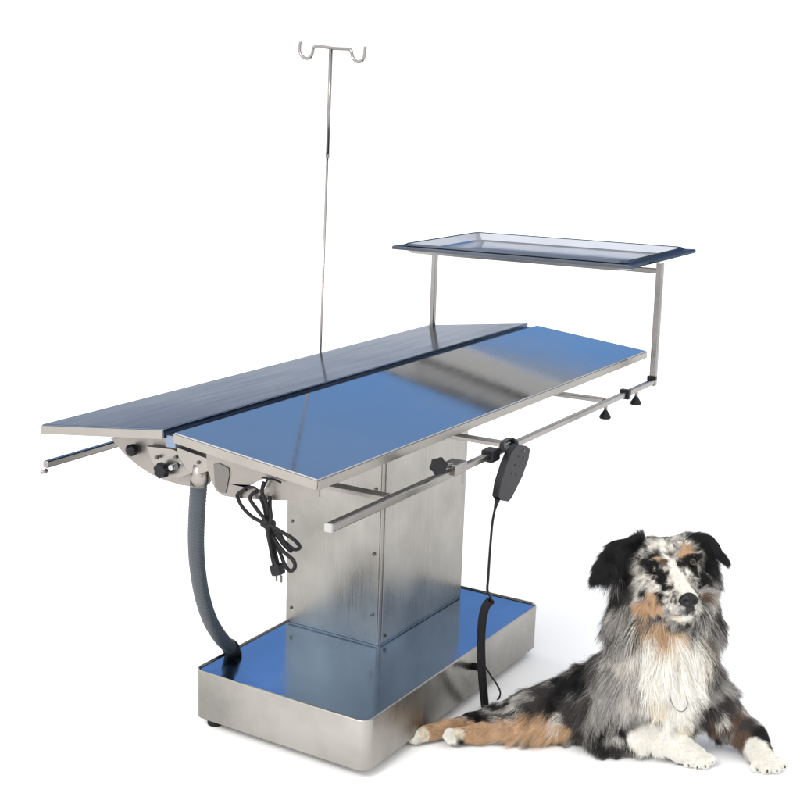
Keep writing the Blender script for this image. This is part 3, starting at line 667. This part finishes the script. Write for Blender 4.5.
def coat(P):
    n = len(P); m1 = fbm(P, .022, 1); m2 = fbm(P, .012, 2); m3 = fbm(P, .0048, 4)
    def mot(g_, a, b, x, lo, hi):
        t = np.clip((x - lo) / (hi - lo), 0, 1)[:, None]; return g_ * (1 - t) + (a if b is None else b) * t
    C0 = mot(np.tile(GRY, (n, 1)), None, LGT, m2, .5, .62); C0 = mot(C0, None, DK, m1, .51, .60); C0 = mot(C0, None, BLK, fbm(P, .016, 6), .57, .63)
    mott = mot(mot(np.tile(GRY, (n, 1)), None, LGT, m2, .45, .55), None, BLK, noise(P, .012, 9), .6, .72)
    spk = mot(mot(np.tile(LGT, (n, 1)), None, WHT, m2, .45, .6), None, DK, m3, .53, .62)
    e1, e2, e3_ = (noise(P, .008, 11) - .5) * 2, (noise(P, .0035, 12) - .5) * 2, (noise(P, .018, 13) - .5) * 2
    for c_, r_, k, s_, nz in PATC:
        rr_ = r_ * .00208; d = np.linalg.norm(P - c_, axis=1) / rr_ + nz * (.35 * e1 + .25 * e2 + (.25 * e3_ if r_ > 10 else 0))
        t = np.clip((1 + s_ * .5 - d) / s_, 0, 1); t = (t * t * (3 - 2 * t))[:, None]
        kc = mott if isinstance(k, str) and k == 'mottle' else spk if isinstance(k, str) else k
        C0 = C0 * (1 - t) + kc * t
    return C0
VC = coat(V)
def mesh_np(name, V, Q, m, parent, colors=None):
    me = bpy.data.meshes.new(name); me.vertices.add(len(V)); me.vertices.foreach_set('co', V.astype(np.float32).ravel())
    k = Q.shape[1]; me.loops.add(Q.size); me.loops.foreach_set('vertex_index', Q.astype(np.int32).ravel()); me.polygons.add(len(Q))
    me.polygons.foreach_set('loop_start', np.arange(0, Q.size, k, dtype=np.int32)); me.update(calc_edges=True)
    me.polygons.foreach_set('use_smooth', np.ones(len(Q), bool))
    if colors is not None:
        a = me.color_attributes.new('coat', 'FLOAT_COLOR', 'POINT'); a.data.foreach_set('color', np.concatenate([colors, np.ones((len(V), 1))], 1).astype(np.float32).ravel())
    me.materials.append(m); o = bpy.data.objects.new(name, me); COL.objects.link(o)
    if parent is not None: o.parent = parent
    me.validate(); return o
def furmat(name, attr, rough, spec):
    m = mat(name, (.5, .5, .5), rough, 0, spec); nt = m.node_tree
    a = nt.nodes.new('ShaderNodeAttribute'); a.attribute_name = attr; nt.links.new(a.outputs['Color'], nt.nodes['Principled BSDF'].inputs['Base Color']); return m
dog0 = Vector((.72, 2.62, 0))
DOG = empty('dog', dog0, 0, 'blue merle long-haired dog with tan and white markings lying beside the table base', 'dog')
O = np.array(dog0)
BODY = mesh_np('body', V - O, Q, furmat('dog_skin', 'coat', .8, .1), DOG, VC * .8)

# fur guides: px, py, direction in the picture, length (m), lift
GD = [
 (688, 588, -.2, -1, .004, .15), (680, 575, -.2, -1, .005, .15), (668, 560, 0, -1, .009, .25), (660, 545, -.3, -1, .015, .35), (676, 543, .3, -1, .015, .35), (648, 540, -.8, -.5, .018, .3), (688, 538, .8, -.5, .018, .3), (650, 560, -.5, -.6, .008, .2), (690, 556, .5, -.6, .008, .2),
 (652, 580, -.8, .3, .008, .2), (668, 595, -.8, .4, .006, .2), (700, 580, .6, .5, .008, .2), (676, 610, -.8, .5, .006, .2), (688, 619, -.1, 1, .008, .3), (640, 585, -.7, .6, .016, .3), (646, 603, -.7, .7, .018, .35), (660, 617, -.4, 1, .014, .3), (702, 598, .5, .8, .014, .3),
 (636, 570, -.5, .8, .02, .3), (640, 548, -.6, -.3, .014, .3), (697, 542, .5, -.3, .014, .3),
 (615, 550, -.8, .5, .018, .22), (600, 570, -.4, 1, .018, .22), (612, 566, -.3, 1, .030, .25), (622, 572, -.35, 1, .045, .25), (714, 546, .8, .6, .017, .2), (725, 561, .5, .9, .013, .2), (708, 562, .4, 1, .04, .25), (714, 558, .4, 1, .02, .2),
 (622, 595, -.55, .85, .045, .45), (632, 612, -.5, .85, .05, .45), (645, 625, -.4, .95, .05, .4), (660, 632, -.1, 1, .05, .4), (676, 633, .1, 1, .05, .4), (694, 625, .4, .9, .05, .4), (706, 610, .6, .8, .05, .5), (704, 590, .6, .8, .035, .4),
 (625, 640, -.45, .9, .05, .4), (700, 645, .45, .9, .05, .4), (650, 655, -.15, 1, .055, .35), (675, 655, .05, 1, .055, .35), (660, 680, 0, 1, .055, .3), (680, 685, .1, 1, .05, .3), (670, 710, .05, 1, .032, .25), (680, 730, .1, 1, .022, .25), (655, 718, 0, 1, .022, .2),
 (610, 660, -.5, .87, .045, .3), (630, 680, -.25, 1, .05, .3), (610, 700, -.25, 1, .045, .3), (590, 700, -.45, .9, .045, .28), (590, 730, -.3, 1, .04, .3), (585, 670, -.8, .6, .035, .2), (560, 685, -.85, .5, .03, .2), (560, 705, -.8, .6, .035, .25), (535, 700, -.9, .45, .028, .25), (510, 708, -.9, .4, .028, .3), (495, 712, -.95, .3, .025, .25),
 (550, 722, -.8, .65, .045, .25), (525, 725, -.85, .55, .035, .2), (565, 735, -.7, .5, .025, .2), (505, 730, -1, .3, .015, .15), (480, 733, -1, .1, .007, .15), (458, 734, -1, .1, .006, .15), (470, 722, -1, .15, .008, .15), (440, 726, -1, .15, .006, .15), (415, 732, -1, .2, .006, .15),
 (612, 728, .0, 1, .025, .3), (606, 748, -.3, .8, .025, .3), (622, 740, .1, 1, .022, .25), (640, 731, .8, .5, .006, .12), (650, 738, .8, .5, .006, .12), (650, 750, -.05, 1, .018, .3), (640, 751, -.1, 1, .022, .3), (660, 732, .8, .5, .007, .12), (680, 748, .8, .6, .006, .12), (700, 760, .8, .5, .005, .12),
 (712, 680, .5, .87, .04, .3), (728, 700, .55, .8, .028, .28), (715, 715, .2, 1, .035, .3), (735, 735, .2, 1, .022, .3), (745, 720, .7, .7, .018, .25), (764, 733, .6, .8, .012, .2), (752, 742, .2, 1, .007, .12), (760, 755, .3, 1, .006, .12), (770, 766, .4, 1, .005, .12),
]
gp = np.array([snap(g_[0], g_[1]) for g_ in GD])
gd = np.array([np.array((at(g_[0] + g_[2] * 5, g_[1] + g_[3] * 5, 2.6) - at(g_[0], g_[1], 2.6)).normalized()) for g_ in GD]); gl = np.array([[g_[4], g_[5]] for g_ in GD])
# roots
tri_ = np.concatenate([Q[:, [0, 1, 2]], Q[:, [0, 2, 3]]]); ta = np.linalg.norm(np.cross(V[tri_[:, 1]] - V[tri_[:, 0]], V[tri_[:, 2]] - V[tri_[:, 0]]), axis=1) / 2
tc_ = V[tri_].mean(1); tn = VN[tri_[:, 0]]
def guide(P):
    D2 = ((P[:, None, :] - gp[None]) ** 2).sum(2) + 1e-5; w_ = D2 ** -2.; w_ /= w_.sum(1, keepdims=True); return w_ @ gd, w_ @ gl
eyeL, eyeR, nosec, mouthc = snap(653.5, 571.5), snap(692.5, 564.5), snap(688.5, 600), snap(660, 617)
toc = np.array(CAM) - tc_; toc /= np.linalg.norm(toc, axis=1)[:, None]
facing = (toc * tn).sum(1)
gl_t = np.concatenate([guide(tc_[i:i + 20000])[1] for i in range(0, len(tc_), 20000)])
wgt = ta * np.clip(.028 / (gl_t[:, 0] + .006), .75, 2.6) * np.where(facing > -.25, 1, .4) * (tc_[:, 2] > .006)
NS = 330000
ti = rng.choice(len(tri_), NS, p=wgt / wgt.sum()); r1, r2 = rng.random((2, NS)); sq = np.sqrt(r1)
P0 = (1 - sq)[:, None] * V[tri_[ti, 0]] + (sq * (1 - r2))[:, None] * V[tri_[ti, 1]] + (sq * r2)[:, None] * V[tri_[ti, 2]]
keep = (np.linalg.norm(P0 - eyeL, axis=1) > .0108) & (np.linalg.norm(P0 - eyeR, axis=1) > .0098) & (np.linalg.norm(P0 - nosec, axis=1) > .019)
P0 = P0[keep]; NS = len(P0); N0 = normals(P0)
gdir = np.empty((NS, 3)); glen = np.empty((NS, 2))
for i in range(0, NS, 20000): gdir[i:i + 20000], glen[i:i + 20000] = guide(P0[i:i + 20000])
tan_ = gdir - (gdir * N0).sum(1)[:, None] * N0; tan_ /= np.maximum(np.linalg.norm(tan_, axis=1), 1e-5)[:, None]
from mathutils.kdtree import KDTree
nc = NS // 22; kd = KDTree(nc); cid = rng.choice(NS, nc, replace=False)
for j, i in enumerate(cid): kd.insert(P0[i], j)
kd.balance(); near = np.array([cid[kd.find(p)[1]] for p in P0])
wav = np.stack([noise(P0, .014, s_) - .5 for s_ in (21, 22, 23)], 1) * 2
rnd = rng.normal(size=(NS, 3))
ln = glen[:, 0] * rng.uniform(.6, 1.15, NS) * (1 + .3 * (noise(P0, .02, 30) - .5))
dr = tan_ + N0 * glen[:, 1:2] * rng.uniform(.6, 1.5, (NS, 1)) + wav * .55 + rnd * .13
dr /= np.linalg.norm(dr, axis=1)[:, None]
K_ = 7; T_ = np.linspace(0, 1, K_)
pts = np.empty((NS, K_, 3)); curl = rng.normal(size=(NS, 3)) * .12 + wav[:, ::-1] * .34
for k, t in enumerate(T_):
    pts[:, k] = P0 - N0 * .0008 + dr * (ln * t)[:, None] + (curl * (ln * t * t)[:, None]) + np.array([0, 0, -1]) * (ln * t * t * np.clip(ln / .05, 0, 1) * .35)[:, None] - N0 * (ln * t * t * .12)[:, None]
cl = np.clip(glen[:, 0] / .03, .15, 1)[:, None, None] * (.42 * T_ ** 1.2)[None, :, None]
rel = pts[near] + (pts[:, :1] - pts[near][:, :1]) * .25
pts = pts * (1 - cl) + rel * cl
# keep strands outside the skin and above the floor
for k in range(1, K_):
    q = np.clip(((pts[:, k] - G0) / HS).round().astype(int), 0, NX - 1); f_ = FLD[q[:, 0], q[:, 1], q[:, 2]]
    nn = gr[q[:, 0], q[:, 1], q[:, 2]]; pts[:, k] += nn * np.clip(.0012 * T_[k] + .0006 - f_, 0, .02)[:, None]
pts[:, :, 2] = np.maximum(pts[:, :, 2], .0012)
sc_ = P0 + dr * (ln * .25)[:, None] * 0
hc_ = coat(P0 + rng.normal(size=(NS, 3)) * (.0006 + .075 * glen[:, :1])); clv = rng.uniform(.82, 1.18, NS)[near - near.min()] if False else (.86 + .28 * rng.random(NS))[near]
hc_ = hc_ * (clv * rng.uniform(.82, 1.15, NS))[:, None]
white = rng.random(NS) < .07; dark_ = (rng.random(NS) < .05)
lum = hc_.mean(1); hc_[white & (lum < .3) & (lum > .02)] *= 1.8; hc_[dark_ & (lum < .45)] *= .5
hc_ = np.clip(hc_, 0.004, .82)
hcv = bpy.data.hair_curves.new('fur'); hcv.add_curves([K_] * NS)
hcv.attributes['position'].data.foreach_set('vector', (pts - O).astype(np.float32).ravel())
ra_ = hcv.attributes.get('radius') or hcv.attributes.new('radius', 'FLOAT', 'POINT')
base_r = np.clip(.00016 + glen[:, 0] * .0028, .00016, .00027)
ra_.data.foreach_set('value', (base_r[:, None] * (1 - .8 * T_ ** 1.5)[None]).astype(np.float32).ravel())
ca = hcv.attributes.new('fcol', 'FLOAT_COLOR', 'CURVE'); ca.data.foreach_set('color', np.concatenate([hc_, np.ones((NS, 1))], 1).astype(np.float32).ravel())
FUR = bpy.data.objects.new('fur', hcv); COL.objects.link(FUR); FUR.parent = DOG
hcv.materials.append(furmat('dog_fur', 'fcol', .5, .25))

# eyes, nose, claws, collar
def uvs(c, r, n=32, sq_=(1, 1, 1), mats=None, gaze=None, name='eye', parent=None, lids=None):
    bm = new(); bmesh.ops.create_uvsphere(bm, u_segments=n, v_segments=n // 2, radius=r)
    gz = Vector(gaze).normalized(); Rm = gz.to_track_quat('Z', 'Y').to_matrix().to_4x4()
    for f in bm.faces:
        a = math.degrees(math.acos(max(-1, min(1, f.calc_center_median().normalized().z)))); f.material_index = 0 if a > 38 else (1 if a > 17 else 2)
    bmesh.ops.transform(bm, matrix=Matrix.Translation(Vector(c) - dog0) @ Rm, verts=bm.verts)
    o = link(name, bm, mats[0], parent, smooth=True)
    for m_ in mats[1:]: o.data.materials.append(m_)
    return o
E0 = mat('eye_rim', (.008, .006, .005), .15); E1 = mat('eye_iris', (.060, .036, .014), .12); E2 = mat('eye_pupil', (.003, .003, .003), .05)
for q in (E0, E1, E2): q.node_tree.nodes['Principled BSDF'].inputs['Specular IOR Level'].default_value = .3
toward = lambda c: (CAM - Vector(c)).normalized()
for c in (eyeL, eyeR):
    gz = toward(c) + Vector((.25, 0, .02)); uvs(Vector(c) - toward(c) * .0032, .0108, gaze=gz, mats=[E0, E1, E2], parent=DOG)
# nose leather: lofted shape with two nostril pits
hf = (Vector(at(687, 604, 2.458)) - Vector(at(672, 588, 2.54))).normalized(); hr = Vector((1, .12, .05)); hr = (hr - hf * hr.dot(hf)).normalized(); hu = hr.cross(hf)
nc_ = Vector(at(688.7, 600.3, 2.455)); bm = new(); bmesh.ops.create_uvsphere(bm, u_segments=40, v_segments=28, radius=1)
for v in bm.verts:
    x, y, z = v.co; w_ = 1.0 - .22 * max(0, -z)
    X, Y_, Z = x * .0196 * w_, y * .0125, z * .0155 * (.86 if z > 0 else 1)
    if z > .3: Y_ *= 1 - .2 * (z - .3)
    for s_ in (-1, 1):
        dd = math.hypot((x - s_ * .46) / .26, (z + .06 + .1 * s_ * 0) / .30)
        if y > 0: Y_ -= .0078 * math.exp(-dd * dd * 1.4)
    if y > 0: Y_ -= .002 * math.exp(-(x / .08) ** 2) * (z < .3)
    v.co = nc_ - dog0 + hr * X + hf * Y_ + hu * Z
nm = mat('nose_leather', (.0035, .0033, .0036), .42, 0, .3); nn_ = nm.node_tree
t_ = nn_.nodes.new('ShaderNodeTexVoronoi'); t_.inputs['Scale'].default_value = 900; tcn = nn_.nodes.new('ShaderNodeTexCoord'); nn_.links.new(tcn.outputs['Object'], t_.inputs['Vector'])
bq = nn_.nodes.new('ShaderNodeBump'); bq.inputs['Strength'].default_value = .4; bq.inputs['Distance'].default_value = .0006; nn_.links.new(t_.outputs[0], bq.inputs['Height']); nn_.links.new(bq.outputs[0], nn_.nodes['Principled BSDF'].inputs['Normal'])
link('nose', bm, nm, DOG, smooth=True)
cw = mat('claw', (.018, .014, .012), .3)
def claw(a, b, r=2.2):
    bm = new(); A, B = Vector(at(*a)) - dog0, Vector(at(*b)) - dog0; r *= .0021
    mid = (A + B) / 2 + Vector((0, 0, .0015)); tube(bm, smooth_path([A, mid, B], 4), [r * (1 - .075 * i) for i in range(9)], 10); link('claw', bm, cw, DOG, smooth=True)
for x, y, Y in ((688, 765, 2.524), (696.5, 767, 2.519), (704.8, 766, 2.518), (711.5, 761, 2.523)): claw((x, y - 1.5, Y + .003), (x + .8, y + 1.8, Y - .004), 1.35)
for x, y, Y in ((756.5, 769, 2.507), (766.5, 771, 2.500), (776, 770, 2.500), (784, 766, 2.507)): claw((x, y - 1.5, Y + .003), (x + 1, y + 2, Y - .004), 1.7)
# collar with ring
cm = mat('collar_leather', (.012, .011, .011), .5)
bm = new(); cc_, n = [], 40
ctr = Vector(at(664, 655, 2.60)) - dog0; e_a = (Vector(at(700, 668, 2.56)) - Vector(at(630, 652, 2.60))).normalized(); e_b = Vector((0.02, -1, -.42)); e_b = (e_b - e_a * e_b.dot(e_a)).normalized()
for i in range(n + 1):
    a = 2 * math.pi * i / n; cc_.append(ctr + e_a * math.cos(a) * .072 + e_b * math.sin(a) * .074)
tube(bm, cc_, .006, 8, caps=False); CLR = link('collar', bm, cm, DOG, smooth=True)
rc = Vector(at(679.5, 700, 2.487)) - dog0; bm = new(); pr = [rc + Vector((math.cos(a), 0, math.sin(a) * 1.0)) * .0165 + Vector((0, .024 * math.sin(a) + .006, 0)) for a in np.linspace(math.radians(100), math.radians(445), 34)]
tube(bm, pr, .0012, 8); link('ring', bm, mat('ring_metal', (.22, .21, .20), .3, 1.), CLR, smooth=True)
print('DOG verts', len(V), 'strands', NS)
